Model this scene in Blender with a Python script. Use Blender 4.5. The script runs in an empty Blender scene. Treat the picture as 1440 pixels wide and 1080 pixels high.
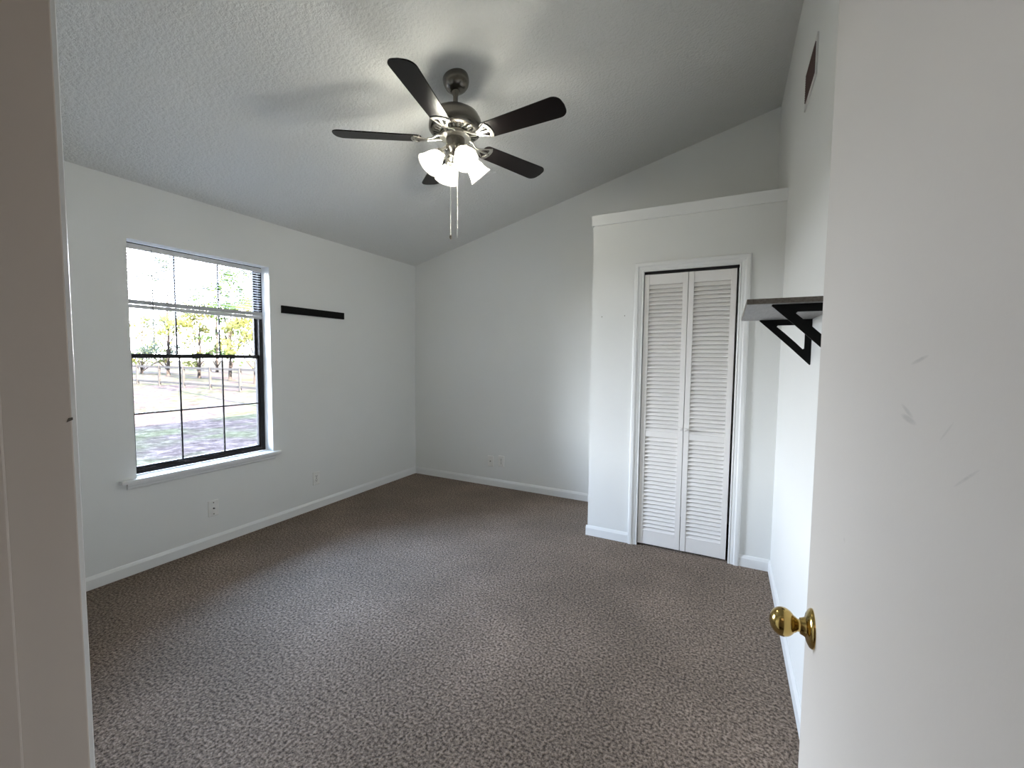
import bpy, math, random
from mathutils import Vector, Matrix
C = bpy.context.scene
col = C.collection
PI = math.pi

# ------------------------------------------------------------------ camera
CAM = Vector((3.3279, -3.9903, 1.3959)); YAW, PITCH, ROLL, FPX = -0.4703, -0.0604, 0.0101, 595.93
fw = Vector((math.sin(YAW)*math.cos(PITCH), math.cos(YAW)*math.cos(PITCH), math.sin(PITCH)))
rt = Vector((math.cos(YAW), -math.sin(YAW), 0)); up = rt.cross(fw)
r2 = rt*math.cos(ROLL) + up*math.sin(ROLL); u2 = -rt*math.sin(ROLL) + up*math.cos(ROLL)
cd = bpy.data.cameras.new('camera'); cam = bpy.data.objects.new('camera', cd); col.objects.link(cam)
m3 = Matrix((r2, u2, -fw)).transposed()
cam.matrix_world = Matrix.Translation(CAM) @ m3.to_4x4()
cd.sensor_fit = 'HORIZONTAL'; cd.sensor_width = 36.0; cd.lens = FPX/1440*36.0; cd.clip_start = 0.02; cd.clip_end = 500
C.camera = cam

# ------------------------------------------------------------------ view, world, sun
C.view_settings.view_transform = 'Standard'; C.view_settings.look = 'None'
C.view_settings.gamma = 1; C.view_settings.use_curve_mapping = False
C.view_settings.exposure = 0.78
SKY_STRENGTH = 42.0; SUN_STRENGTH = 60.0; BULB_EMIT = 100.0; HALL_W = 1.2
w = bpy.data.worlds.new('world'); C.world = w; w.use_nodes = True
nt = w.node_tree; nt.nodes.clear()
out = nt.nodes.new('ShaderNodeOutputWorld'); bg = nt.nodes.new('ShaderNodeBackground')
tc = nt.nodes.new('ShaderNodeTexCoord'); sep = nt.nodes.new('ShaderNodeSeparateXYZ')
rp = nt.nodes.new('ShaderNodeValToRGB')
rp.color_ramp.elements[0].position = 0.0; rp.color_ramp.elements[0].color = (0.93, 0.965, 1.0, 1)
rp.color_ramp.elements[1].position = 0.6; rp.color_ramp.elements[1].color = (0.40, 0.62, 1.0, 1)
nt.links.new(tc.outputs['Generated'], sep.inputs[0]); nt.links.new(sep.outputs['Z'], rp.inputs[0])
nt.links.new(rp.outputs[0], bg.inputs[0])
# added sky brightness over the yard (-x) for window light, dimmed behind (+x)
mr = nt.nodes.new('ShaderNodeMapRange'); nt.links.new(sep.outputs['X'], mr.inputs[0])
mr.inputs[1].default_value = -0.75; mr.inputs[2].default_value = 0.0; mr.inputs[3].default_value = SKY_STRENGTH; mr.inputs[4].default_value = SKY_STRENGTH*0.06
nt.links.new(mr.outputs[0], bg.inputs[1])
nt.links.new(bg.outputs[0], out.inputs[0])

sd = bpy.data.lights.new('sun', 'SUN'); sun = bpy.data.objects.new('sun', sd); col.objects.link(sun)
sd.energy = SUN_STRENGTH; sd.angle = math.radians(0.6); sd.color = (1.0, 0.93, 0.84)
sun.rotation_euler = Vector((-math.cos(math.radians(19)), 0.18, -math.sin(math.radians(19)))).to_track_quat('-Z', 'Y').to_euler()
sun.location = (20, 0, 12)

# sky portal in the window opening
pd = bpy.data.lights.new('window_portal', 'AREA'); pd.shape = 'RECTANGLE'; pd.size = 1.5; pd.size_y = 0.9
pd.cycles.is_portal = True
po = bpy.data.objects.new('window_portal', pd); col.objects.link(po)
po.location = (-0.19, -2.248, 1.362); po.rotation_euler = (0, -PI/2, 0)

# added warm fill without a fixture, under the hall ceiling behind the photographer
hd = bpy.data.lights.new('hall_fill', 'AREA'); hd.shape = 'RECTANGLE'; hd.size = 0.8; hd.size_y = 0.8
hd.energy = HALL_W; hd.color = (1.0, 0.80, 0.66)
ho = bpy.data.objects.new('hall_fill', hd); col.objects.link(ho); ho.location = (3.0, -4.75, 2.40)

# ------------------------------------------------------------------ materials
def new_mat(name):
    m = bpy.data.materials.new(name); m.use_nodes = True
    return m, m.node_tree.nodes, m.node_tree.links, m.node_tree.nodes['Principled BSDF']
def noise(n, l, scale, detail=2, rough=0.5, coord='Object', stretch=None):
    t = n.new('ShaderNodeTexCoord'); x = n.new('ShaderNodeTexNoise')
    x.inputs['Scale'].default_value = scale; x.inputs['Detail'].default_value = detail; x.inputs['Roughness'].default_value = rough
    if stretch:
        mp = n.new('ShaderNodeMapping'); mp.inputs['Scale'].default_value = stretch
        l.new(t.outputs[coord], mp.inputs[0]); l.new(mp.outputs[0], x.inputs['Vector'])
    else: l.new(t.outputs[coord], x.inputs['Vector'])
    return x
def ramp(n, l, src, stops):
    r = n.new('ShaderNodeValToRGB'); e = r.color_ramp.elements
    e[0].position, e[0].color = stops[0][0], (*stops[0][1], 1)
    e[1].position, e[1].color = stops[-1][0], (*stops[-1][1], 1)
    for p, c in stops[1:-1]:
        k = e.new(p); k.color = (*c, 1)
    l.new(src, r.inputs[0]); return r
def bump(n, l, src, b, strength, dist=0.002):
    x = n.new('ShaderNodeBump'); x.inputs['Strength'].default_value = strength; x.inputs['Distance'].default_value = dist
    l.new(src, x.inputs['Height']); l.new(x.outputs[0], b.inputs['Normal']); return x
def paint(name, c, rough=0.5, bscale=90, bstr=0.15, bdist=0.001, var=0.03, detail=2):
    m, n, l, b = new_mat(name)
    b.inputs['Roughness'].default_value = rough
    x = noise(n, l, 1.7, 3)
    r = ramp(n, l, x.outputs['Fac'], [(0.3, tuple(v*(1-var) for v in c)), (0.7, c)])
    l.new(r.outputs[0], b.inputs['Base Color'])
    if bstr:
        y = noise(n, l, bscale, detail); bump(n, l, y.outputs['Fac'], b, bstr, bdist)
    return m
def plain(name, c, rough=0.4, metal=0.0, spec=0.5, var=0.06, scale=30, coat=0, aniso=0):
    m, n, l, b = new_mat(name)
    x = noise(n, l, scale, 3)
    r = ramp(n, l, x.outputs['Fac'], [(0.3, tuple(v*(1-var) for v in c)), (0.7, c)])
    l.new(r.outputs[0], b.inputs['Base Color'])
    b.inputs['Roughness'].default_value = rough; b.inputs['Metallic'].default_value = metal
    b.inputs['Specular IOR Level'].default_value = spec; b.inputs['Coat Weight'].default_value = coat
    b.inputs['Anisotropic'].default_value = aniso
    return m

M = {}
M['wall'] = paint('wall_paint', (0.79, 0.795, 0.77), 0.55, 70, 0.12, 0.001, 0.02)
M['trim'] = paint('trim_paint', (0.82, 0.825, 0.81), 0.33, 25, 0.05, 0.001, 0.02)
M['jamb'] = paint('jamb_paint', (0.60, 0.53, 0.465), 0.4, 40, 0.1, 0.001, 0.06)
M['louver'] = paint('louver_paint', (0.84, 0.815, 0.785), 0.42, 30, 0.05, 0.001, 0.02)
M['hall'] = paint('hall_paint', (0.66, 0.61, 0.55), 0.6, 70, 0.1, 0.001, 0.02)

# popcorn ceiling
m, n, l, b = new_mat('popcorn_ceiling'); M['ceiling'] = m
b.inputs['Base Color'].default_value = (0.76, 0.76, 0.735, 1); b.inputs['Roughness'].default_value = 0.95
b.inputs['Specular IOR Level'].default_value = 0.1
x = noise(n, l, 55, 4, 0.6)
r = ramp(n, l, x.outputs['Fac'], [(0.36, (0, 0, 0)), (0.62, (1, 1, 1))])
bump(n, l, r.outputs[0], b, 0.55, 0.006)

# carpet: short twisted pile, walked-on sheen patches
m, n, l, b = new_mat('taupe_carpet'); M['carpet'] = m
b.inputs['Roughness'].default_value = 1.0; b.inputs['Specular IOR Level'].default_value = 0.0
b.inputs['Sheen Weight'].default_value = 0.10; b.inputs['Sheen Roughness'].default_value = 0.6
fine = noise(n, l, 88, 3, 0.68)
fcol = ramp(n, l, fine.outputs['Fac'], [(0.36, (0.050, 0.034, 0.022)), (0.5, (0.192, 0.143, 0.104)), (0.64, (0.365, 0.28, 0.212))])
big = noise(n, l, 1.6, 4, 0.6)
bcol = ramp(n, l, big.outputs['Fac'], [(0.38, (0.86, 0.86, 0.86)), (0.60, (1.08, 1.08, 1.10)), (0.72, (1.25, 1.25, 1.28))])
mx = n.new('ShaderNodeMix'); mx.data_type = 'RGBA'; mx.blend_type = 'MULTIPLY'; mx.inputs[0].default_value = 1.0
l.new(fcol.outputs[0], mx.inputs[6]); l.new(bcol.outputs[0], mx.inputs[7])
l.new(mx.outputs[2], b.inputs['Base Color'])
bump(n, l, fine.outputs['Fac'], b, 0.9, 0.012)

M['bronze'] = plain('dark_bronze_aluminium', (0.020, 0.018, 0.019), 0.55, 0.0, 0.2)
M['vinyl'] = plain('white_vinyl', (0.66, 0.66, 0.67), 0.4)
M['plastic'] = plain('white_plastic', (0.84, 0.83, 0.79), 0.3)
M['plastic_dark'] = plain('dark_slot', (0.02, 0.02, 0.018), 0.5)
M['socket_metal'] = plain('socket_metal', (0.16, 0.15, 0.13), 0.4, 0.8)
M['black'] = plain('black_paint', (0.004, 0.004, 0.004), 0.55, spec=0.15)
M['brass'] = plain('polished_brass', (0.60, 0.43, 0.15), 0.13, 1.0, var=0.12, scale=18)
M['nickel'] = plain('brushed_nickel', (0.20, 0.185, 0.16), 0.27, 1.0, scale=60)
M['nickel_bright'] = plain('satin_nickel_casting', (0.56, 0.54, 0.49), 0.28, 1.0, scale=40)
M['grime'] = plain('dark_scuff', (0.10, 0.085, 0.07), 0.8)
M['vent_white'] = plain('vent_white_enamel', (0.66, 0.65, 0.63), 0.4)
M['vent_dark'] = plain('vent_inner_brown', (0.085, 0.045, 0.040), 0.7)
M['chain'] = plain('pull_chain_metal', (0.85, 0.84, 0.80), 0.25, 0.7)

# shelf laminate with grey-brown grain
m, n, l, b = new_mat('grey_brown_board'); M['shelf'] = m
x = noise(n, l, 14, 5, 0.6, stretch=(9, 0.7, 9))
r = ramp(n, l, x.outputs['Fac'], [(0.3, (0.10, 0.082, 0.066)), (0.7, (0.21, 0.185, 0.155))])
l.new(r.outputs[0], b.inputs['Base Color']); b.inputs['Roughness'].default_value = 0.42
m, n, l, b = new_mat('grey_board_underside'); M['shelf_under'] = m
x = noise(n, l, 20, 4, 0.6, stretch=(6, 0.6, 6))
r = ramp(n, l, x.outputs['Fac'], [(0.3, (0.27, 0.26, 0.25)), (0.7, (0.36, 0.35, 0.34))])
l.new(r.outputs[0], b.inputs['Base Color']); b.inputs['Roughness'].default_value = 0.45

# espresso blades: dark grain under a satin lacquer
m, n, l, b = new_mat('espresso_blade'); M['blade'] = m
x = noise(n, l, 10, 5, 0.6, stretch=(4, 4, 4))
r = ramp(n, l, x.outputs['Fac'], [(0.3, (0.004, 0.003, 0.003)), (0.7, (0.010, 0.007, 0.007))])
l.new(r.outputs[0], b.inputs['Base Color']); b.inputs['Roughness'].default_value = 0.24
b.inputs['Specular IOR Level'].default_value = 0.18

# entry door: cream white with a few faint grey rubbed marks
m, n, l, b = new_mat('entry_door_paint'); M['door'] = m
b.inputs['Roughness'].default_value = 0.5
base = (0.57, 0.54, 0.50)
tcn = n.new('ShaderNodeTexCoord')
wv = noise(n, l, 60, 4, 0.7, stretch=(1, 1, 3))
acc = None
SCUFFS = [(-3.492, 1.345, 0.020, 0.0035, 0.1, 0.75), (-3.488, 1.352, 0.016, 0.003, 0.3, 0.6), (-3.508, 1.398, 0.020, 0.0022, -0.2, 0.7),
          (-3.600, 1.318, 0.018, 0.0018, -0.6, 0.5), (-3.567, 1.345, 0.012, 0.002, -0.8, 0.35), (-3.30, 1.16, 0.006, 0.004, 0, 0.3)]
sp = n.new('ShaderNodeSeparateXYZ'); l.new(tcn.outputs['Object'], sp.inputs[0])
def mth(op, a, bb):
    q = n.new('ShaderNodeMath'); q.operation = op
    for i, v in enumerate((a, bb)):
        if v is None: continue
        if isinstance(v, (int, float)): q.inputs[i].default_value = v
        else: l.new(v, q.inputs[i])
    return q.outputs[0]
DOOR_ORG = Vector((3.474, -3.80, 0))
for (yy, zz, ry, rz, sl, st) in SCUFFS:
    dy = mth('SUBTRACT', sp.outputs['Y'], yy - DOOR_ORG.y)
    dz = mth('SUBTRACT', sp.outputs['Z'], zz)
    dz = mth('SUBTRACT', dz, mth('MULTIPLY', dy, sl))
    d2 = mth('ADD', mth('POWER', mth('MULTIPLY', dy, 1/ry), 2), mth('POWER', mth('MULTIPLY', dz, 1/rz), 2))
    f = mth('MULTIPLY', mth('MAXIMUM', mth('SUBTRACT', 1.0, d2), 0.0), st)
    acc = f if acc is None else mth('MAXIMUM', acc, f)
acc = mth('MULTIPLY', acc, wv.outputs['Fac'])
mx = n.new('ShaderNodeMix'); mx.data_type = 'RGBA'; l.new(acc, mx.inputs[0])
mx.inputs[6].default_value = (*base, 1); mx.inputs[7].default_value = (0.20, 0.20, 0.19, 1)
l.new(mx.outputs[2], b.inputs['Base Color'])
bb_ = noise(n, l, 160, 2); bump(n, l, bb_.outputs['Fac'], b, 0.08, 0.001)

# clear glass that lets daylight through
m, n, l, b = new_mat('window_glass'); M['glass'] = m
n.remove(b); o = n['Material Output']
tr = n.new('ShaderNodeBsdfTransparent'); gl = n.new('ShaderNodeBsdfGlossy'); gl.inputs['Roughness'].default_value = 0.02
ms = n.new('ShaderNodeMixShader'); fr = n.new('ShaderNodeFresnel'); fr.inputs['IOR'].default_value = 1.35
l.new(fr.outputs[0], ms.inputs[0]); l.new(tr.outputs[0], ms.inputs[1]); l.new(gl.outputs[0], ms.inputs[2]); l.new(ms.outputs[0], o.inputs[0])

# frosted glass shades: translucent, brightened by the bulb inside
m, n, l, b = new_mat('frosted_shade_glass'); M['shade'] = m
n.remove(b); o = n['Material Output']
tl = n.new('ShaderNodeBsdfTranslucent'); tl.inputs[0].default_value = (0.95, 0.95, 0.92, 1)
df = n.new('ShaderNodeBsdfDiffuse'); df.inputs[0].default_value = (0.9, 0.9, 0.88, 1)
tr = n.new('ShaderNodeBsdfTransparent'); tr.inputs[0].default_value = (0.97, 0.97, 0.95, 1)
m1 = n.new('ShaderNodeMixShader'); m1.inputs[0].default_value = 0.35
m2 = n.new('ShaderNodeMixShader'); m2.inputs[0].default_value = 0.78
l.new(tl.outputs[0], m1.inputs[1]); l.new(df.outputs[0], m1.inputs[2]); l.new(m1.outputs[0], m2.inputs[1]); l.new(tr.outputs[0], m2.inputs[2])
l.new(m2.outputs[0], o.inputs[0])
m, n, l, b = new_mat('lit_bulb'); M['bulb'] = m
b.inputs['Emission Color'].default_value = (1.0, 0.97, 0.88, 1); b.inputs['Emission Strength'].default_value = BULB_EMIT

# outdoors
m, n, l, b = new_mat('lawn_with_fallen_leaves'); M['lawn'] = m
n.remove(b); b = n.new('ShaderNodeBsdfDiffuse'); l.new(b.outputs[0], n['Material Output'].inputs[0])
a1 = noise(n, l, 5, 6, 0.8); a2 = noise(n, l, 0.45, 3, 0.6, stretch=(1, 1, 1))
g1 = ramp(n, l, a1.outputs['Fac'], [(0.3, (0.018, 0.017, 0.009)), (0.5, (0.056, 0.050, 0.029)), (0.7, (0.135, 0.12, 0.078))])
g2 = ramp(n, l, a1.outputs['Fac'], [(0.3, (0.019, 0.013, 0.012)), (0.5, (0.062, 0.044, 0.038)), (0.7, (0.15, 0.11, 0.095))])
gm = ramp(n, l, a2.outputs['Fac'], [(0.42, (0, 0, 0)), (0.56, (1, 1, 1))])
mx = n.new('ShaderNodeMix'); mx.data_type = 'RGBA'; l.new(gm.outputs[0], mx.inputs[0]); l.new(g1.outputs[0], mx.inputs[6]); l.new(g2.outputs[0], mx.inputs[7])
l.new(mx.outputs[2], b.inputs['Color']); bump(n, l, a1.outputs['Fac'], b, 0.4, 0.05)
M['fence'] = plain('weathered_fence_wood', (0.05, 0.045, 0.042), 0.95, spec=0.02, scale=8, var=0.3)
M['bark'] = plain('tree_bark', (0.05, 0.04, 0.035), 0.95, spec=0.02, scale=10, var=0.4)
def leaf(name, c1, c2):
    m, n, l, b = new_mat(name); n.remove(b); o = n['Material Output']
    x = noise(n, l, 0.8, 3); r = ramp(n, l, x.outputs['Fac'], [(0.35, c1), (0.65, c2)])
    d = n.new('ShaderNodeBsdfDiffuse'); t = n.new('ShaderNodeBsdfTranslucent'); s = n.new('ShaderNodeMixShader'); s.inputs[0].default_value = 0.4
    l.new(r.outputs[0], d.inputs[0]); l.new(r.outputs[0], t.inputs[0]); l.new(d.outputs[0], s.inputs[1]); l.new(t.outputs[0], s.inputs[2]); l.new(s.outputs[0], o.inputs[0])
    return m
M['leaf_green'] = leaf('green_leaves', (0.025, 0.045, 0.015), (0.065, 0.095, 0.025))
M['leaf_yellow'] = leaf('yellowing_leaves', (0.06, 0.07, 0.02), (0.15, 0.135, 0.045))
M['leaf_grey'] = leaf('grey_green_leaves', (0.045, 0.055, 0.04), (0.095, 0.105, 0.075))
M['roof'] = plain('roof_shingle', (0.12, 0.11, 0.10), 0.9)
M['siding'] = plain('outside_siding', (0.5, 0.48, 0.45), 0.8)

# ------------------------------------------------------------------ mesh helpers
class MB:
    def __init__(s): s.v = []; s.f = []; s.smooth = False
    def box(s, x0, x1, y0, y1, z0, z1, mat=None):
        k = len(s.v)
        for p in ((x0,y0,z0),(x1,y0,z0),(x1,y1,z0),(x0,y1,z0),(x0,y0,z1),(x1,y0,z1),(x1,y1,z1),(x0,y1,z1)):
            s.v.append(mat @ Vector(p) if mat else Vector(p))
        for q in ((0,3,2,1),(4,5,6,7),(0,1,5,4),(1,2,6,5),(2,3,7,6),(3,0,4,7)): s.f.append(tuple(k+i for i in q))
        return s
    def poly(s, pts, ext):
        """extrude a planar polygon (list of Vectors) along the vector ext"""
        k = len(s.v); n_ = len(pts); ext = Vector(ext)
        s.v += [Vector(p) for p in pts] + [Vector(p)+ext for p in pts]
        s.f.append(tuple(k+i for i in reversed(range(n_)))); s.f.append(tuple(k+n_+i for i in range(n_)))
        for i in range(n_): j = (i+1) % n_; s.f.append((k+i, k+j, k+n_+j, k+n_+i))
        return s
    def ringplate(s, outer, inner, ext):
        """plate with a hole: outer and inner loops of the same length"""
        k = len(s.v); n_ = len(outer); ext = Vector(ext)
        for L in (outer, inner): s.v += [Vector(p) for p in L]
        for L in (outer, inner): s.v += [Vector(p)+ext for p in L]
        for i in range(n_):
            j = (i+1) % n_
            s.f.append((k+i, k+n_+i, k+n_+j, k+j)); s.f.append((k+2*n_+i, k+2*n_+j, k+3*n_+j, k+3*n_+i))
            s.f.append((k+i, k+j, k+2*n_+j, k+2*n_+i)); s.f.append((k+n_+i, k+3*n_+i, k+3*n_+j, k+n_+j))
        return s
    def lathe(s, prof, seg=32, mat=None, cap=True):
        k = len(s.v); mat = mat or Matrix.Identity(4)
        for (r, z) in prof:
            for i in range(seg):
                a = 2*PI*i/seg; s.v.append(mat @ Vector((r*math.cos(a), r*math.sin(a), z)))
        for q in range(len(prof)-1):
            for i in range(seg):
                j = (i+1) % seg
                s.f.append((k+q*seg+i, k+q*seg+j, k+(q+1)*seg+j, k+(q+1)*seg+i))
        if cap:
            s.f.append(tuple(k+i for i in reversed(range(seg)))); e = k+(len(prof)-1)*seg
            s.f.append(tuple(e+i for i in range(seg)))
        s.smooth = True
        return s
    def tube(s, pts, rad, seg=10):
        pts = [Vector(p) for p in pts]; k = len(s.v); N = len(pts)
        rads = rad if isinstance(rad, (list, tuple)) else [rad]*N
        prev = None
        for i, p in enumerate(pts):
            d = (pts[min(i+1, N-1)] - pts[max(i-1, 0)]).normalized()
            if prev is None:
                a = d.orthogonal().normalized()
            else: a = (prev - d*prev.dot(d)).normalized()
            prev = a; bq = d.cross(a)
            for j in range(seg):
                t = 2*PI*j/seg; s.v.append(p + (a*math.cos(t)+bq*math.sin(t))*rads[i])
        for q in range(N-1):
            for i in range(seg):
                j = (i+1) % seg; s.f.append((k+q*seg+i, k+q*seg+j, k+(q+1)*seg+j, k+(q+1)*seg+i))
        s.f.append(tuple(k+i for i in reversed(range(seg)))); e = k+(N-1)*seg; s.f.append(tuple(e+i for i in range(seg)))
        s.smooth = True
        return s
    def sweep(s, rings, closed=False):
        """join equal-length profile rings (lists of Vectors), caps at the ends"""
        k = len(s.v); n_ = len(rings[0])
        for R_ in rings: s.v += [Vector(p) for p in R_]
        for q in range(len(rings)-1):
            for i in range(n_):
                j = (i+1) % n_; s.f.append((k+q*n_+i, k+q*n_+j, k+(q+1)*n_+j, k+(q+1)*n_+i))
        s.f.append(tuple(k+i for i in reversed(range(n_)))); e = k+(len(rings)-1)*n_; s.f.append(tuple(e+i for i in range(n_)))
        return s
    def build(s, name, mat, parent=None, origin=None, bevel=0, seg=2):
        if parent is not None: org = Vector(parent.get('_w', (0, 0, 0)))
        else: org = Vector(origin) if origin is not None else Vector((0, 0, 0))
        off = org
        if parent is not None and origin is not None: off = Vector(origin)
        me = bpy.data.meshes.new(name); me.from_pydata([tuple(v-off) for v in s.v], [], s.f)
        import bmesh
        bm = bmesh.new(); bm.from_mesh(me); bmesh.ops.recalc_face_normals(bm, faces=bm.faces); bm.to_mesh(me); bm.free()
        me.materials.append(mat)
        o = bpy.data.objects.new(name, me); col.objects.link(o)
        if parent is not None: o.parent = parent; o.location = off - org
        else: o.location = off
        o['_w'] = tuple(off)
        if s.smooth:
            for p in me.polygons: p.use_smooth = True
            md = o.modifiers.new('edges', 'EDGE_SPLIT'); md.split_angle = math.radians(38)
        if bevel:
            md = o.modifiers.new('bevel', 'BEVEL'); md.width = bevel; md.segments = seg; md.limit_method = 'ANGLE'; md.angle_limit = math.radians(40)
        return o
def empty(name, loc):
    o = bpy.data.objects.new(name, None); col.objects.link(o); o.location = loc; o['_w'] = tuple(loc); o.empty_display_size = 0.1
    return o
def tag(o, label=None, cat=None, group=None, kind=None):
    if label: o['label'] = label
    if cat: o['category'] = cat
    if group: o['group'] = group
    if kind: o['kind'] = kind
    return o
def struct(o, label=None): return tag(o, label, None, None, 'structure')
def B(*a): return MB().box(*a)

# ------------------------------------------------------------------ dimensions
W = 3.6255; ZC = 2.467; SL = 0.25; YF = -3.811; TF = 0.12
CX, CY, CH = 2.378, -0.7676, 2.484
WY0, WY1, WZ0, WZ1 = -2.703, -1.793, 0.6125, 2.112; WT = 0.17
JX = 2.735; DX = 3.474; HEAD = 2.045; RX = 3.512

# ------------------------------------------------------------------ shell
struct(B(-WT, W+0.5, -5.4, 0.12, -0.06, 0).build('floor', M['carpet']), 'taupe brown cut pile carpet over the whole room')
ce = MB(); x0, x1 = -WT, W+0.12
ce.poly([(x0, -3.94, ZC+SL*x0), (x1, -3.94, ZC+SL*x1), (x1, -3.94, ZC+SL*x1+0.15), (x0, -3.94, ZC+SL*x0+0.15)], (0, 4.06, 0))
struct(ce.build('ceiling', M['ceiling']), 'grey white popcorn textured sloping ceiling')
wl = MB()
wl.box(-WT, 0, -3.94, WY0, 0, ZC); wl.box(-WT, 0, WY1, 0.12, 0, ZC)
wl.box(-WT, 0, WY0, WY1, 0, WZ0-0.02); wl.box(-WT, 0, WY0, WY1, WZ1, ZC)
struct(wl.build('wall_left', M['wall']), 'white window wall on the left')
def gable(mb, y0, y1, xa, xb):
    mb.poly([(xa, y0, 0), (xb, y0, 0), (xb, y0, ZC+SL*xb), (xa, y0, ZC+SL*xa)], (0, y1-y0, 0)); return mb
struct(gable(MB(), 0, 0.12, 0, W).build('wall_back', M['wall']), 'white back wall rising with the sloping ceiling')
struct(MB().box(W, W+0.12, -3.94, 0.12, 0, ZC+SL*W).build('wall_right', M['wall']), 'white side wall on the right behind the entry door')
wf = MB()
gable(wf, YF-TF, YF, 0, JX-0.02)
wf.poly([(JX-0.02, YF-TF, HEAD+0.02), (RX+0.02, YF-TF, HEAD+0.02), (RX+0.02, YF-TF, ZC+SL*RX), (JX-0.02, YF-TF, ZC+SL*JX)], (0, TF, 0))
wf.poly([(RX+0.02, YF-TF, 0), (W, YF-TF, 0), (W, YF-TF, ZC+SL*W), (RX+0.02, YF-TF, ZC+SL*(RX+0.02))], (0, TF, 0))
struct(wf.build('wall_front', M['wall']), 'white wall holding the doorway')
# closet box with its ledge top
wc = MB(); O1, O2, OH = 2.748, 3.391, 2.05
wc.box(CX, CX+0.09, CY+0.09, 0, 0, CH-0.02)
wc.box(CX, O1, CY, CY+0.09, 0, CH-0.02); wc.box(O2, W, CY, CY+0.09, 0, CH-0.02); wc.box(O1, O2, CY, CY+0.09, OH, CH-0.02)
wc.box(CX+0.09, W, CY+0.09, 0, CH-0.10, CH-0.02)
wcl = struct(wc.build('wall_closet', M['wall']), 'white boxed-out closet wall stopping below the ceiling')
for k, (xx, zz, rr) in enumerate([(2.456, 1.720, 0.0036), (2.628, 1.722, 0.0036)]):
    MB().lathe([(rr, 0), (rr*0.8, 0.0012)], 10, Matrix.Translation((xx, CY, zz)) @ Matrix.Rotation(PI/2, 4, 'X')).build('nail_hole', M['grime'], wcl)
lt = MB()
lt.box(CX-0.012, W, CY-0.012, CY, CH-0.078, CH); lt.box(CX-0.012, CX, CY, 0, CH-0.078, CH); lt.box(CX, W, CY, 0, CH-0.02, CH)
struct(lt.build('trim_1', M['trim'], bevel=0.002), 'white flat board trim capping the closet box')

# hall behind the photographer
hb = MB(); hb.box(1.9, W+0.12, -5.42, -5.30, 0, 2.46)
struct(hb.build('wall_hall_back', M['hall']))
hb = MB(); hb.box(1.78, 1.9, -5.42, YF-TF, 0, 2.46); struct(hb.build('wall_hall_left', M['hall']))
hb = MB(); hb.box(W+0.12, W+0.24, -5.42, YF-TF, 0, 2.46); struct(hb.build('wall_hall_right', M['hall']))
hb = MB(); hb.box(1.78, W+0.24, -5.42, YF-TF, 2.46, 2.52); struct(hb.build('ceiling_hall', M['ceiling']))
# roof and outer eave over the room (throws the house's shade on the lawn)
rf = MB(); rf.poly([(-0.75, -7, 2.42), (8.0, -7, 4.62), (8.0, -7, 4.74), (-0.75, -7, 2.54)], (0, 9, 0))
struct(rf.build('roof', M['roof']))

# baseboards with a sloped top edge
def bprof(h=0.078, t=0.012): return [(0, 0), (t, 0), (t, h-0.02), (t*0.45, h-0.004), (t*0.25, h), (0, h)]
def base_run(name, a, b_, nrm, label=None):
    mb = MB(); a = Vector((*a, 0)); b_ = Vector((*b_, 0)); nv = Vector((*nrm, 0))
    mb.sweep([[a + nv*p + Vector((0, 0, q)) for p, q in bprof()], [b_ + nv*p + Vector((0, 0, q)) for p, q in bprof()]])
    return struct(mb.build(name, M['trim']), label)
base_run('baseboard_left', (0, YF), (0, 0), (1, 0))
base_run('baseboard_back', (0, 0), (CX, 0), (0, -1))
base_run('baseboard_closet_side', (CX, 0), (CX, CY), (-1, 0))
base_run('baseboard_closet_left', (CX-0.012, CY), (2.694, CY), (0, -1))
base_run('baseboard_closet_right', (3.4416, CY), (W, CY), (0, -1))
base_run('baseboard_right', (W, CY), (W, YF), (-1, 0))
base_run('baseboard_front', (0, YF), (JX-0.075, YF), (0, 1))

# moulded casings (stepped profile, mitred at the top corners)
CASE = [(0, 0), (0, 0.008), (0.004, 0.011), (0.008, 0.011), (0.010, 0.007), (0.014, 0.007), (0.019, 0.011), (0.034, 0.013), (0.038, 0.018), (0.043, 0.020), (0.060, 0.020), (0.066, 0.016), (0.068, 0)]
def casing(name, xl, xr, zt, y, sgn, width, mat, label=None, deep=1.0):
    k = width/0.068; mb = MB()
    rings = []
    for (bx, bz, sx, sz) in ((xl, 0, -1, 0), (xl, zt, -1, 1), (xr, zt, 1, 1), (xr, 0, 1, 0)):
        rings.append([Vector((bx+sx*p*k, y+sgn*q*deep, bz+sz*p*k)) for p, q in CASE])
    mb.sweep(rings)
    return struct(mb.build(name, mat), label)
casing('trim_2', 2.762, 3.3745, 2.0325, CY, -1, 0.0675, M['trim'], 'white moulded casing around the louvered closet door')
cj = MB()
cj.box(O1, 2.760, CY-0.002, CY+0.092, 0, 2.034); cj.box(3.3765, O2, CY-0.002, CY+0.092, 0, 2.034); cj.box(O1, O2, CY-0.002, CY+0.092, 2.034, OH)
struct(cj.build('trim_3', M['trim']), 'white jamb lining of the closet opening')
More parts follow.
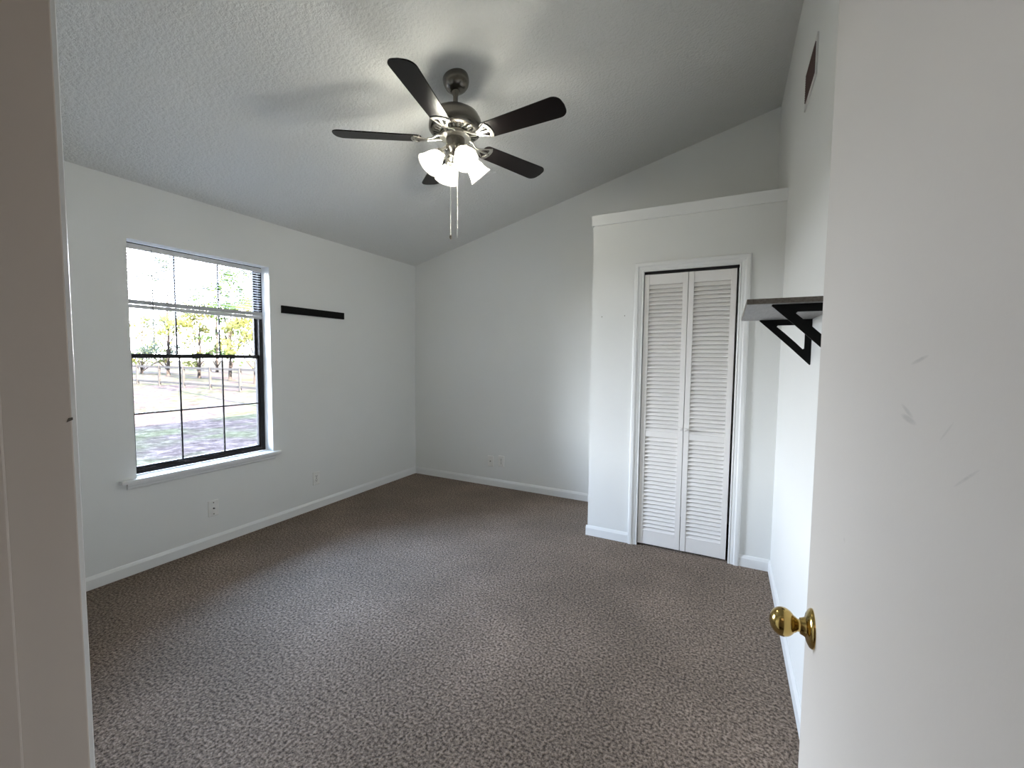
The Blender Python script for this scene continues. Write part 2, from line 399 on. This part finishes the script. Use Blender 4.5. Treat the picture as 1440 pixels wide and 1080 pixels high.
# doorway frame: jambs, stops, casings
dj = MB()
dj.box(JX-0.02, JX, YF-TF, YF, 0, HEAD+0.02); dj.box(RX, RX+0.02, YF-TF, YF, 0, HEAD+0.02); dj.box(JX, RX, YF-TF, YF, HEAD, HEAD+0.02)
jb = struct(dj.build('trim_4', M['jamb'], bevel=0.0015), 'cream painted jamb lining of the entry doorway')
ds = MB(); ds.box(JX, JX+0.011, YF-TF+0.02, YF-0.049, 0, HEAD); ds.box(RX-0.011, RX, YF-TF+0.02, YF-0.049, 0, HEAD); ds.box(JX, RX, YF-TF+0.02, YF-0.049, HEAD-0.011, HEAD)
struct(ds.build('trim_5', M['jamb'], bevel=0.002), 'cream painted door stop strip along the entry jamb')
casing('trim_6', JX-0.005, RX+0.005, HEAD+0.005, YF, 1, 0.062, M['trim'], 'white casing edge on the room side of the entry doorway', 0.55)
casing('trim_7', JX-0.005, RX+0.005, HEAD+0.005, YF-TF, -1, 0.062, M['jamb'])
MB().poly([(JX, YF-0.0045, 1.327), (JX, YF+0.0, 1.329), (JX, YF+0.0, 1.3315), (JX, YF-0.003, 1.331)], (0.0008, 0, 0)).build('chipped_spot', M['grime'], jb)

# ------------------------------------------------------------------ entry door and its brass knobs
door = struct(empty('door_1', DOOR_ORG), 'cream flush entry door standing open against the right wall')
DW = 0.735
B(DX, DX+0.035, -3.80, -3.80+DW, 0.012, 2.035).build('door_slab', M['door'], door, bevel=0.0015)
def knob(side):
    x = DX if side < 0 else DX+0.035
    mt = Matrix.Translation((x, -3.80+DW-0.063, 0.937)) @ Matrix.Rotation(side*PI/2, 4, 'Y')
    kb = empty('door_knob', (x, -3.80+DW-0.063, 0.937)); kb.parent = door; kb.location = Vector((x, -3.80+DW-0.063, 0.937)) - DOOR_ORG
    tag(kb, 'polished brass round knob on a domed rosette')
    MB().lathe([(0.0325, 0.0), (0.0325, 0.002), (0.0305, 0.005), (0.024, 0.0085), (0.0165, 0.0105), (0.0145, 0.014), (0.013, 0.018)], 48, mt).build('rosette', M['brass'], kb)
    pr = [(0.0115, 0.012), (0.0100, 0.018), (0.0105, 0.022), (0.0130, 0.0245)]
    for i in range(15):
        a = -0.94 + (PI/2+0.94)*i/14
        pr.append((max(0.0240*math.cos(a), 0.0004), 0.0435+0.0205*math.sin(a)))
    MB().lathe(pr, 48, mt).build('knob_ball', M['brass'], kb)
knob(-1); knob(1)
B(DX+0.006, DX+0.029, -3.80+DW, -3.80+DW+0.0015, 0.91, 0.967).build('latch_plate', M['brass'], door)
for zz in (0.2, 1.02, 1.8):
    MB().lathe([(0.006, zz), (0.006, zz+0.09)], 12, Matrix.Translation((RX+0.001, -3.806, 0))).build('hinge', M['brass'], door)

# ------------------------------------------------------------------ louvered bifold closet door
d2 = struct(empty('door_2', (2.764, CY+0.02, 0)), 'white louvered bifold door of the closet')
def leafdoor(xa, xb, knob_x, yoff):
    z0, z1 = 0.015, 2.012; y0, y1 = CY+0.006+yoff, CY+0.034+yoff; st = 0.034
    lf = MB()
    lf.box(xa, xa+st, y0, y1, z0, z1); lf.box(xb-st, xb, y0, y1, z0, z1)
    for (a, b_) in ((z0, 0.118), (0.828, 0.872), (1.938, z1)): lf.box(xa+st, xb-st, y0+0.003, y1-0.003, a, b_)
    L = lf.build('door_leaf', M['louver'], d2, bevel=0.0015)
    for (a, b_) in ((0.118, 0.828), (0.872, 1.938)):
        sl = MB(); nn = round((b_-a)/0.0292); p = (b_-a)/nn
        for i in range(nn):
            zc_ = a + p*(i+0.5); yc = (y0+y1)/2
            mt = Matrix.Translation((0, yc, zc_)) @ Matrix.Rotation(math.radians(-38), 4, 'X')
            sl.box(xa+st-0.001, xb-st+0.001, -0.003, 0.003, -0.0195, 0.0195, mt)
        sl.build('louver_slats', M['louver'], L)
    mt = Matrix.Translation((knob_x, y0, 0.905)) @ Matrix.Rotation(PI/2, 4, 'X')
    MB().lathe([(0.006, 0), (0.005, 0.008), (0.010, 0.013), (0.0125, 0.019), (0.011, 0.025), (0.006, 0.028), (0.001, 0.0285)], 24, mt).build('knob', M['louver'], L)
leafdoor(2.7645, 3.0600, 3.043, 0.0)
leafdoor(3.0640, 3.3610, 3.078, 0.0)
B(2.762, 3.3745, CY+0.012, CY+0.032, 2.016, 2.034).build('door_track', M['bronze'], d2)

# ------------------------------------------------------------------ window
win = struct(empty('window_1', (-0.13, -2.248, WZ0)), 'dark framed hung window with grid bars in the left wall')
f_ = 0.030; fx0, fx1 = -0.165, -0.100
fr_ = MB()
fr_.box(fx0, fx1, WY0, WY0+f_, WZ0, WZ1); fr_.box(fx0, fx1, WY1-f_, WY1, WZ0, WZ1)
fr_.box(fx0, fx1, WY0+f_, WY1-f_, WZ1-0.012, WZ1); fr_.box(fx0, fx1, WY0+f_, WY1-f_, WZ0, WZ0+0.022)
fr_.box(-0.112, -0.104, WY0+f_, WY1-f_, WZ0+0.022, WZ0+0.030)
fr_.build('window_frame', M['bronze'], win, bevel=0.001)
GY0, GY1 = WY0+f_, WY1-f_
def sash(name, x0, x1, z0, z1, zm):
    s_ = MB()
    s_.box(x0, x1, GY0, GY0+0.016, z0, z1); s_.box(x0, x1, GY1-0.016, GY1, z0, z1)
    s_.box(x0, x1, GY0, GY1, z0, z0+0.028); s_.box(x0, x1, GY0, GY1, z1-0.018 if z1 > 2 else z1-0.026, z1)
    S = s_.build(name, M['bronze'], win, bevel=0.001)
    xm = (x0+x1)/2
    g = MB().box(xm-0.001, xm+0.001, GY0+0.012, GY1-0.012, z0+0.02, z1-0.02).build('glass_pane', M['glass'], S)
    mu = MB()
    for k in (1, 2):
        yy = GY0 + (GY1-GY0)*k/3; mu.box(xm+0.002, xm+0.009, yy-0.005, yy+0.005, z0+0.02, z1-0.02)
    mu.box(xm+0.002, xm+0.009, GY0+0.012, GY1-0.012, zm-0.005, zm+0.005)
    mu.build('muntin_grid', M['bronze'], S)
sash('upper_sash', -0.158, -0.138, 1.372, WZ1-0.010, 1.745)
sash('lower_sash', -0.132, -0.110, WZ0+0.020, 1.402, 1.007)
B(-0.110, -0.100, -2.30, -2.20, 1.399, 1.408).build('sash_lock', M['bronze'], win)
# stool with horns, apron below
stl = MB(); stl.box(-0.100, 0.0, WY0, WY1, WZ0-0.022, WZ0); stl.box(0.0, 0.045, -2.793, -1.745, WZ0-0.022, WZ0)
struct(stl.build('trim_8', M['trim'], bevel=0.004), 'white window stool jutting out under the window')
ap = MB(); ring = [(0, WZ0-0.022), (0.017, WZ0-0.022), (0.017, WZ0-0.038), (0.013, WZ0-0.046), (0.013, WZ0-0.056), (0.006, WZ0-0.066), (0, WZ0-0.066)]
ap.sweep([[Vector((p, -2.755, q)) for p, q in ring], [Vector((p, -1.782, q)) for p, q in ring]])
struct(ap.build('trim_9', M['trim']), 'white moulded apron below the window stool')

# blind pulled up over the upper half
bl = tag(empty('window_blind', (-0.05, -2.248, WZ1)), 'white slatted mini blind drawn halfway up inside the window', 'blind')
bx = -0.065
B(bx-0.014, bx+0.014, WY0+0.012, WY1-0.026, WZ1-0.046, WZ1-0.016).build('headrail', M['vinyl'], bl, bevel=0.001)
sb = MB()
for i in range(16):
    zz = WZ1-0.058 - i*0.0196
    prof = []
    for q in range(5):
        t = -1 + q*0.5; prof.append((t*0.0125, 0.0018*(1-t*t)))
    ring = [(p, q) for p, q in prof] + [(p, q-0.0006) for p, q in reversed(prof)]
    ca, sa = math.cos(-0.10), math.sin(-0.10)
    sb.sweep([[Vector((bx+p*ca, yy, zz+q-p*sa)) for p, q in ring] for yy in (WY0+0.016, WY1-0.029)])
sb.build('slats', M['vinyl'], bl)
sb = MB()
for i in range(9):
    sb.box(bx-0.0125, bx+0.0125, WY0+0.018+0.001*(i % 3), WY1-0.031-0.0008*(i % 2), 1.744-i*0.0031, 1.746-i*0.0031)
sb.build('gathered_slats', M['vinyl'], bl)
B(bx-0.013, bx+0.013, WY0+0.018, WY1-0.031, 1.692, 1.716).build('bottom_rail', M['vinyl'], bl, bevel=0.004)
for yy in (WY0+0.18, -2.248, WY1-0.18):
    MB().tube([(bx+0.013, yy, WZ1-0.034), (bx+0.013, yy, 1.70)], 0.0008, 6).tube([(bx-0.013, yy, WZ1-0.034), (bx-0.013, yy, 1.70)], 0.0008, 6).build('ladder_cord', M['vinyl'], bl)
MB().tube([(bx+0.022, -2.560, WZ1-0.036), (bx+0.024, -2.562, 1.80), (bx+0.024, -2.564, 1.475)], [0.0025, 0.0032, 0.0036], 8).build('tilt_wand', plain('smoky_wand_plastic', (0.28, 0.28, 0.29), 0.3), bl)

# ------------------------------------------------------------------ wall things
# black bar on the window wall
bar = B(0.0, 0.019, -1.697, -1.059, 1.754, 1.8155).build('wall_rail', M['black'], None, origin=(0, -1.378, 1.754), bevel=0.001)
tag(bar, 'thin flat black wooden bar fixed to the white wall right of the window', 'wall bar')

def frame_m(p, axis):
    """local x right, y out of the wall, z up -> world, for a wall facing +x ('x') or -y ('y')"""
    if axis == 'x': R_ = Matrix(((0, 1, 0), (1, 0, 0), (0, 0, 1)))
    else: R_ = Matrix(((1, 0, 0), (0, -1, 0), (0, 0, 1)))
    return Matrix.Translation(p) @ R_.to_4x4()
def plate_shape(mb, mt, w_, h_):
    pts = []
    r = 0.004
    for cx, cz, a0 in ((w_/2-r, h_/2-r, 0), (-w_/2+r, h_/2-r, PI/2), (-w_/2+r, -h_/2+r, PI), (w_/2-r, -h_/2+r, 1.5*PI)):
        for i in range(4):
            a = a0 + PI/2*i/3; pts.append((cx+r*math.cos(a), cz+r*math.sin(a)))
    rings = []
    for (yy, s_) in ((0.0, 1.0), (0.003, 1.0), (0.0058, 0.955), (0.0062, 0.93)):
        rings.append([mt @ Vector((px*s_, yy, pz*s_)) for px, pz in pts])
    mb.sweep(rings); return mb
def screw(parent, mt, z):
    MB().lathe([(0.0042, 0.006), (0.0040, 0.0074), (0.001, 0.0080)], 12, mt @ Matrix.Translation((0, 0, z)) @ Matrix.Rotation(-PI/2, 4, 'X')).build('screw', M['socket_metal'], parent)
def cable_plate(p, axis, label, sc=(0.07, 0.118), screws=True):
    mt = frame_m(p, axis); e = tag(empty('cable_wall_plate', p), label, 'wall plate')
    plate_shape(MB(), mt, *sc).build('cover_plate', M['plastic'], e)
    MB().lathe([(0.0062, 0.005), (0.0062, 0.009), (0.0045, 0.009), (0.0045, 0.017), (0.003, 0.018)], 16, mt @ Matrix.Rotation(-PI/2, 4, 'X')).build('coaxial_socket', M['socket_metal'], e)
    if screws: screw(e, mt, 0.042); screw(e, mt, -0.042)
    return e
def power_outlet(p, axis, label):
    mt = frame_m(p, axis); e = tag(empty('power_outlet', p), label, 'power outlet')
    plate_shape(MB(), mt, 0.07, 0.118).build('cover_plate', M['plastic'], e)
    screw(e, mt, 0)
    for z in (0.0195, -0.0195):
        f = MB(); pts = []
        for i in range(24):
            a = 2*PI*i/24; pts.append(mt @ Vector((max(-0.0165, min(0.0165, 0.0172*math.cos(a))), 0.0058, z+max(-0.0135, min(0.0135, 0.0172*math.sin(a))))))
        dirv = (mt.to_3x3() @ Vector((0, 0.0022, 0)))
        f.poly(pts, dirv); F = f.build('receptacle', M['plastic'], e)
        s_ = MB(); s_.box(-0.0082, -0.0052, 0.0079, 0.0084, z-0.001, z+0.009, mt); s_.box(0.0052, 0.0082, 0.0079, 0.0084, z-0.001, z+0.008, mt)
        s_.box(-0.0028, 0.0028, 0.0079, 0.0084, z-0.010, z-0.0045, mt)
        s_.build('plug_slots', M['plastic_dark'], F)
    return e
cable_plate((0, -2.262, 0.277), 'x', 'white cable plate low on the window wall below the window')
power_outlet((0, -1.390, 0.281), 'x', 'white duplex outlet low on the window wall, right of the window')
cable_plate((1.047, 0, 0.270), 'y', 'white cable plate low on the back wall, left of the pair', screws=False)
power_outlet((1.180, 0, 0.284), 'y', 'white duplex outlet low on the back wall, right of the pair')

# air vent high on the right wall
vt = tag(empty('air_vent', (W, -1.5425, 2.72)), 'white framed air return grille with dark slots high on the right wall', 'air vent')
VY0, VY1, VZ0, VZ1 = -1.70, -1.385, 2.632, 2.812
vf = MB()
def rect(x, e): return [(x, VY0+e, VZ0+e), (x, VY1-e, VZ0+e), (x, VY1-e, VZ1-e), (x, VY0+e, VZ1-e)]
vf.ringplate(rect(W-0.006, 0), rect(W-0.006, 0.024), (0.006, 0, 0))
vf.build('vent_frame', M['vent_white'], vt, bevel=0.0015)
B(W-0.001, W+0.0, VY0+0.02, VY1-0.02, VZ0+0.02, VZ1-0.02).build('vent_backing', M['vent_dark'], vt)
vs = MB()
for i in range(12):
    zz = VZ0+0.030 + i*0.0112
    mt = Matrix.Translation((W-0.005, 0, zz)) @ Matrix.Rotation(math.radians(40), 4, 'Y')
    vs.box(-0.005, 0.005, VY0+0.024, VY1-0.024, -0.0005, 0.0005, mt)
vs.build('vent_louvers', M['vent_dark'], vt)

# shelf on the right wall
SY0, SY1, SX, SZ = -2.493, -1.893, 3.373, 1.5673
sh = tag(empty('wall_shelf', (W, (SY0+SY1)/2, SZ)), 'short grey brown wall shelf on two black triangular brackets behind the open door', 'shelf')
bd = B(SX, W, SY0, SY1, SZ+0.0012, SZ+0.0165).build('shelf_board', M['shelf'], sh, bevel=0.0008)
B(SX+0.0012, W, SY0+0.0012, SY1-0.0012, SZ-0.0004, SZ+0.0012).build('board_underside', M['shelf_under'], bd)
def bracket(y, ):
    T = 0.0235; D = 0.027; H = 0.187
    xr, zt = W, SZ-0.0006                      # u: out from the wall, v: down from the board
    dd = D*math.sqrt(2); m_ = H-dd             # inner hypotenuse: u + v = m_
    o_uv = [(0, 0), (H*0.25, 0), (H*0.6, 0), (H-0.004, 0), (H-0.001, 0.003), (H*0.66, H*0.34), (H*0.34, H*0.66), (0.003, H-0.001), (0, H-0.004), (0, H*0.6), (0, H*0.4), (0, H*0.15)]
    i_uv = [(T+0.001, T+0.001), (T+0.02, T), (m_-T-0.03, T), (m_-T-0.007, T), (m_-T-0.003, T+0.005), (m_*0.62, m_*0.38), (m_*0.38, m_*0.62), (T+0.005, m_-T-0.003), (T, m_-T-0.007), (T, m_-T-0.03), (T, T+0.03), (T, T+0.008)]
    outer = [(xr-u, zt-v) for u, v in o_uv]; inner = [(xr-u, zt-v) for u, v in i_uv]
    b_ = MB(); b_.ringplate([Vector((p, y, z)) for p, z in outer], [Vector((p, y, z)) for p, z in inner], (0, 0.006, 0))
    b_.build('bracket', M['black'], sh)
bracket(-2.474); bracket(-1.912)

# ------------------------------------------------------------------ ceiling fan
HX, HY, HZ = 1.9197, -1.9511, 2.608
CZ = ZC+SL*HX
fan = tag(empty('ceiling_fan', (HX, HY, CZ)), 'five-blade ceiling fan with dark blades, nickel motor and four lit glass shades', 'ceiling fan')
T0 = Matrix.Translation((HX, HY, 0))
tilt = Matrix.Translation((HX, HY, CZ)) @ Matrix.Rotation(-math.atan(SL), 4, 'Y')
MB().lathe([(0.072, 0.0), (0.073, -0.012), (0.071, -0.028), (0.064, -0.046), (0.052, -0.060), (0.036, -0.069), (0.020, -0.071)], 40, tilt).build('canopy', M['nickel'], fan)
MB().lathe([(0.024, CZ-0.062), (0.022, CZ-0.078), (0.0135, CZ-0.096), (0.0135, HZ+0.185), (0.026, HZ+0.180), (0.030, HZ+0.160)], 24, T0).build('downrod', M['nickel'], fan)
hous = MB().lathe([(0.030, HZ+0.172), (0.060, HZ+0.168), (0.100, HZ+0.158), (0.128, HZ+0.140), (0.143, HZ+0.112), (0.147, HZ+0.080), (0.147, HZ+0.060), (0.140, HZ+0.050), (0.128, HZ+0.042), (0.085, HZ+0.036), (0.060, HZ+0.036)], 56, T0).build('motor_housing', M['nickel'], fan)
vv = MB()
for i in range(30):
    mt = T0 @ Matrix.Rotation(2*PI*i/30, 4, 'Z') @ Matrix.Translation((0.107, 0, HZ+0.0385)) @ Matrix.Rotation(math.radians(-8 + 0), 4, 'Y')
    vv.box(-0.015, 0.015, -0.0048, 0.0048, -0.0022, 0.0022, mt)
vv.build('motor_vents', M['plastic_dark'], hous)
MB().lathe([(0.080, HZ+0.038), (0.086, HZ+0.030), (0.086, HZ+0.016), (0.070, HZ+0.012)], 40, T0).build('rotor_ring', M['nickel_bright'], fan)
MB().lathe([(0.056, HZ+0.016), (0.052, HZ+0.012), (0.052, HZ-0.034), (0.058, HZ-0.038), (0.060, HZ-0.048), (0.052, HZ-0.062), (0.030, HZ-0.078), (0.014, HZ-0.084), (0.010, HZ-0.094), (0.002, HZ-0.098)], 40, T0).build('switch_housing', M['nickel'], fan)
def smooth_outline(pts): return pts
ANG = [-4.14-72*k for k in range(5)]
for a in ANG:
    mt = T0 @ Matrix.Rotation(math.radians(a), 4, 'Z') @ Matrix.Translation((0, 0, HZ+0.004)) @ Matrix.Rotation(math.radians(-11), 4, 'X')
    # blade outline
    o_ = []
    r0, r1, w0, w1 = 0.185, 0.662, 0.056, 0.068
    def rc(cx, cy, r, a0, a1, n_=6): return [(cx+r*math.cos(a0+(a1-a0)*i/n_), cy+r*math.sin(a0+(a1-a0)*i/n_)) for i in range(n_+1)]
    o_ += rc(r1-0.045, -w1+0.045, 0.045, -PI/2, -0.16); o_ += [(r1+0.003, 0)]; o_ += rc(r1-0.045, w1-0.045, 0.045, 0.16, PI/2)
    o_ += rc(r0+0.03, w0-0.03, 0.03, PI/2, PI); o_ += rc(r0+0.03, -w0+0.03, 0.03, PI, 1.5*PI)
    b_ = MB(); pts = [mt @ Vector((x, y, 0.0)) for x, y in o_]
    b_.poly(pts, mt.to_3x3() @ Vector((0, 0, 0.006)))
    bo = b_.build('blade', M['blade'], fan, bevel=0.0012)
    # iron: fork arm and a fan-shaped plate with two cut-outs
    z_ = -0.0045
    ir = MB()
    def P3(x, y, z=z_): return mt @ Vector((x, y, z))
    ex = mt.to_3x3() @ Vector((0, 0, 0.0045))
    # outer plate with hole (two triangular windows either side of a centre rib)
    for s_ in (1, -1):
        outer = [(0.150, 0.004*s_), (0.200, 0.004*s_), (0.246, 0.004*s_), (0.240, 0.034*s_), (0.226, 0.054*s_), (0.196, 0.036*s_), (0.168, 0.022*s_), (0.150, 0.016*s_)]
        inner = [(0.172, 0.007*s_), (0.200, 0.007*s_), (0.224, 0.007*s_), (0.222, 0.026*s_), (0.213, 0.036*s_), (0.196, 0.026*s_), (0.182, 0.017*s_), (0.174, 0.011*s_)]
        ir.ringplate([P3(*p) for p in outer], [P3(*p) for p in inner], ex)
    ir.poly([P3(0.150, 0.016), P3(0.150, -0.016), P3(0.246, -0.005), P3(0.246, 0.005)], ex) if False else None
    ir.poly([P3(0.145, 0.006), P3(0.145, -0.006), P3(0.244, -0.006), P3(0.244, 0.006)], ex)
    io = ir.build('blade_iron', M['nickel_bright'], fan, bevel=0.0008)
    ar = MB()
    R0 = T0 @ Matrix.Rotation(math.radians(a), 4, 'Z')
    for s_ in (1, -1):
        ar.tube([R0 @ Vector((0.070, 0.026*s_, HZ+0.022)), R0 @ Vector((0.100, 0.022*s_, HZ+0.018)), R0 @ Vector((0.128, 0.010*s_, HZ+0.006)), R0 @ Vector((0.156, 0.009*s_, HZ+0.0015+0.002*s_))], [0.0075, 0.0065, 0.0060, 0.0045], 10)
    ar.build('iron_arm', M['nickel_bright'], io)
    for (sx, sy) in ((0.232, 0.0), (0.206, 0.030), (0.206, -0.030)):
        sc_ = MB(); sc_.lathe([(0.0045, -0.0045), (0.0040, -0.0065), (0.001, -0.0072)], 10, mt @ Matrix.Translation((sx, sy, 0)))
        sc_.build('screw', M['nickel'], io)
SA = [-35, 55, 145, -125]
for a in SA:
    R0 = T0 @ Matrix.Rotation(math.radians(a), 4, 'Z')
    th = math.radians(180-42)           # shade axis: out and down
    nk = R0 @ Vector((0.080, 0, HZ-0.077))
    ax = R0 @ Matrix.Translation((0.080, 0, HZ-0.077)) @ Matrix.Rotation(th, 4, 'Y')
    am = MB().tube([R0 @ Vector((0.045, 0, HZ-0.046)), R0 @ Vector((0.061, 0, HZ-0.048)), R0 @ Vector((0.074, 0, HZ-0.060)), R0 @ Vector((0.085, 0, HZ-0.083))], [0.010, 0.009, 0.009, 0.011], 12)
    lk = am.build('light_arm', M['nickel_bright'], fan)
    MB().lathe([(0.012, -0.004), (0.026, 0.0), (0.029, 0.008), (0.028, 0.022), (0.024, 0.022)], 28, ax).build('shade_fitter', M['nickel_bright'], lk)
    pr = [(0.024, 0.010), (0.027, 0.022), (0.038, 0.036), (0.047, 0.056), (0.052, 0.078), (0.058, 0.098), (0.068, 0.116)]
    prof = pr + [(r-0.003, z) for r, z in reversed(pr)]
    s_ = MB(); k0 = len(s_.v); s_.lathe(prof, 40, ax, cap=False)
    s_.build('glass_shade', M['shade'], fan)
    bp = [(0.010, 0.012), (0.012, 0.030), (0.020, 0.046), (0.0265, 0.062), (0.0265, 0.074), (0.020, 0.086), (0.010, 0.093), (0.001, 0.095)]
    MB().lathe(bp, 24, ax).build('light_bulb', M['bulb'], fan)
# pull chains
def chain(dx, dy, z0, z1, fob):
    m_ = MB(); m_.tube([(HX+dx, HY+dy, z0), (HX+dx, HY+dy, z1)], 0.0011, 6)
    z = z0
    while z > z1:
        m_.lathe([(0.0003, z-0.0018), (0.0018, z), (0.0003, z+0.0018)], 6, Matrix.Translation((HX+dx, HY+dy, 0)), cap=False); z -= 0.0055
    c_ = m_.build('pull_chain', M['chain'], fan)
    if fob:
        MB().lathe([(0.0015, z1+0.004), (0.0045, z1), (0.0075, z1-0.010), (0.0055, z1-0.018), (0.003, z1-0.022)], 14, Matrix.Translation((HX+dx, HY+dy, 0))).build('chain_fob', M['nickel'], c_)
chain(0.004, 0.016, HZ-0.09, 2.085, False)
chain(-0.026, -0.008, HZ-0.05, 2.092, True)

# ------------------------------------------------------------------ outdoors
GZ = -0.30
gm_ = MB(); gm_.box(-140, -WT-0.02, -90, 110, GZ-0.1, GZ)
struct(gm_.build('ground', M['lawn']), 'lawn scattered with fallen leaves outside the window')
ow = MB(); ow.box(-WT-0.02, -WT, -7, WY0, GZ, 2.5); ow.box(-WT-0.02, -WT, WY1, 2, GZ, 2.5); ow.box(-WT-0.02, -WT, WY0, WY1, GZ, WZ0-0.02); ow.box(-WT-0.02, -WT, WY0, WY1, WZ1, 2.5)
struct(ow.build('wall_outside', M['siding']))
fe = tag(empty('rail_fence', (-18, 7.92, GZ)), 'weathered wooden rail fence crossing the sunny lawn outside', 'fence')
xs = [-44+2.45*i for i in range(17)]
for xx in xs:
    B(xx-0.05, xx+0.05, 7.87, 7.97, GZ, GZ+1.12).build('post', M['fence'], fe, bevel=0.01)
for zz in (0.98, 0.16):
    MB().box(xs[0], xs[-1], 7.90, 7.94, GZ+zz, GZ+zz+0.11).build('rail', M['fence'], fe)

rnd = random.Random(5)
def crown_mesh(seed, rad, hgt, nleaf, size, nclump):
    r = random.Random(seed); mb = MB()
    clumps = []
    for _ in range(nclump):
        a = r.uniform(0, 2*PI); q = math.sqrt(r.random())*rad; z = r.uniform(0.15, 1)*hgt
        taper = math.sin(PI*min(0.95, max(0.12, z/hgt)))**0.5
        clumps.append((Vector((q*taper*math.cos(a), q*taper*math.sin(a), z)), r.uniform(0.25, 0.5)*rad*0.62))
    for i in range(nleaf):
        c_, cr = clumps[i % nclump]
        d = Vector((r.gauss(0, 1), r.gauss(0, 1), r.gauss(0, 0.7))) * cr * 0.55
        p = c_ + d; u_ = Vector((r.gauss(0, 1), r.gauss(0, 1), r.gauss(0, 1))).normalized(); v_ = u_.orthogonal().normalized()
        s_ = size*r.uniform(0.6, 1.3); k = len(mb.v)
        mb.v += [p-u_*s_, p+v_*s_*0.5, p+u_*s_, p-v_*s_*0.5]; mb.f.append((k, k+1, k+2, k+3))
    return mb, clumps
def tree(name, loc, seed, rad, hgt, base, nleaf, size, leafm, label, cat='tree', nclump=26, tr=0.14, group=None):
    e = tag(empty(name, loc), label, cat, group)
    mb, cl = crown_mesh(seed, rad, hgt, nleaf, size, nclump)
    L = Vector(loc); mb.v = [v + L + Vector((0, 0, base)) for v in mb.v]
    mb.build('foliage', leafm, e)
    t = MB(); top = L+Vector((0.1, 0.1, base+hgt*0.8))
    t.tube([L, L+Vector((0.05, -0.05, base*0.6)), L+Vector((0, 0.1, base+hgt*0.3)), top], [tr, tr*0.8, tr*0.5, tr*0.15], 8)
    for c_, cr in cl[:12]:
        st = L+Vector((0, 0, base+max(0, c_.z-hgt*0.3)*0.7)); en = L+Vector((0, 0, base))+c_
        t.tube([st, (st+en)/2+Vector((0, 0, 0.15)), en], [tr*0.3, tr*0.2, tr*0.06], 5)
    t.build('trunk', M['bark'], e)
    return e
def ground_at(px, dist):
    """point on the lawn along a bearing given as a fraction (0 left .. 1 right) of the window view"""
    a = math.radians(px); return (CAM.x - dist*math.cos(a), CAM.y + dist*math.sin(a), GZ)
# bearings measured from the -x direction at the doorway
T = [
 ('shade_tree', 34.6, 15.0, 1, 2.6, 4.2, 2.4, 1100, 0.05, 'leaf_green', 'near tree with bare branches and green leaves at the upper right of the window view', 22, 0.10),
 ('yellow_tree', 31.8, 30, 2, 1.9, 4.6, 0.3, 1500, 0.11, 'leaf_yellow', 'bushy yellow green tree beyond the fence, right in the window view', 20, 0.12),
 ('green_tree', 29.4, 35, 4, 1.9, 7.0, 0.3, 1500, 0.11, 'leaf_green', 'tall narrow green tree behind the bushy yellow green one', 22, 0.14),
 ('yellow_tree', 26.6, 39, 3, 2.2, 5.0, 0.3, 1700, 0.12, 'leaf_yellow', 'pale yellow tree beyond the fence seen through the middle panes', 22, 0.14),
 ('grey_tree', 24.0, 45, 5, 2.4, 9.0, 0.4, 1500, 0.12, 'leaf_grey', 'tall hazy grey green tree left of the pale yellow tree', 24, 0.16),
 ('yellow_tree', 21.9, 50, 8, 2.2, 4.6, 0.2, 1500, 0.13, 'leaf_yellow', 'low yellow green tree at the far left of the window view', 20, 0.14),
 ('grey_tree', 33.2, 41, 6, 2.4, 9.5, 0.4, 1700, 0.13, 'leaf_grey', 'tall grey green tree at the far right of the window view', 24, 0.18),
 ('green_tree', 28.2, 52, 7, 2.6, 8.0, 0.4, 1500, 0.13, 'leaf_green', 'distant green tree behind the pale yellow one', 22, 0.16),
]
for (nm, brg, dist, sd_, rad, hgt, base, nl, sz, lm, lab, nc, tr_) in T:
    tree(nm, ground_at(brg, dist), sd_, rad, hgt, base, nl, sz, M[lm], lab, 'tree', nc, tr_)
for o in bpy.data.objects:
    if '_w' in o: del o['_w']
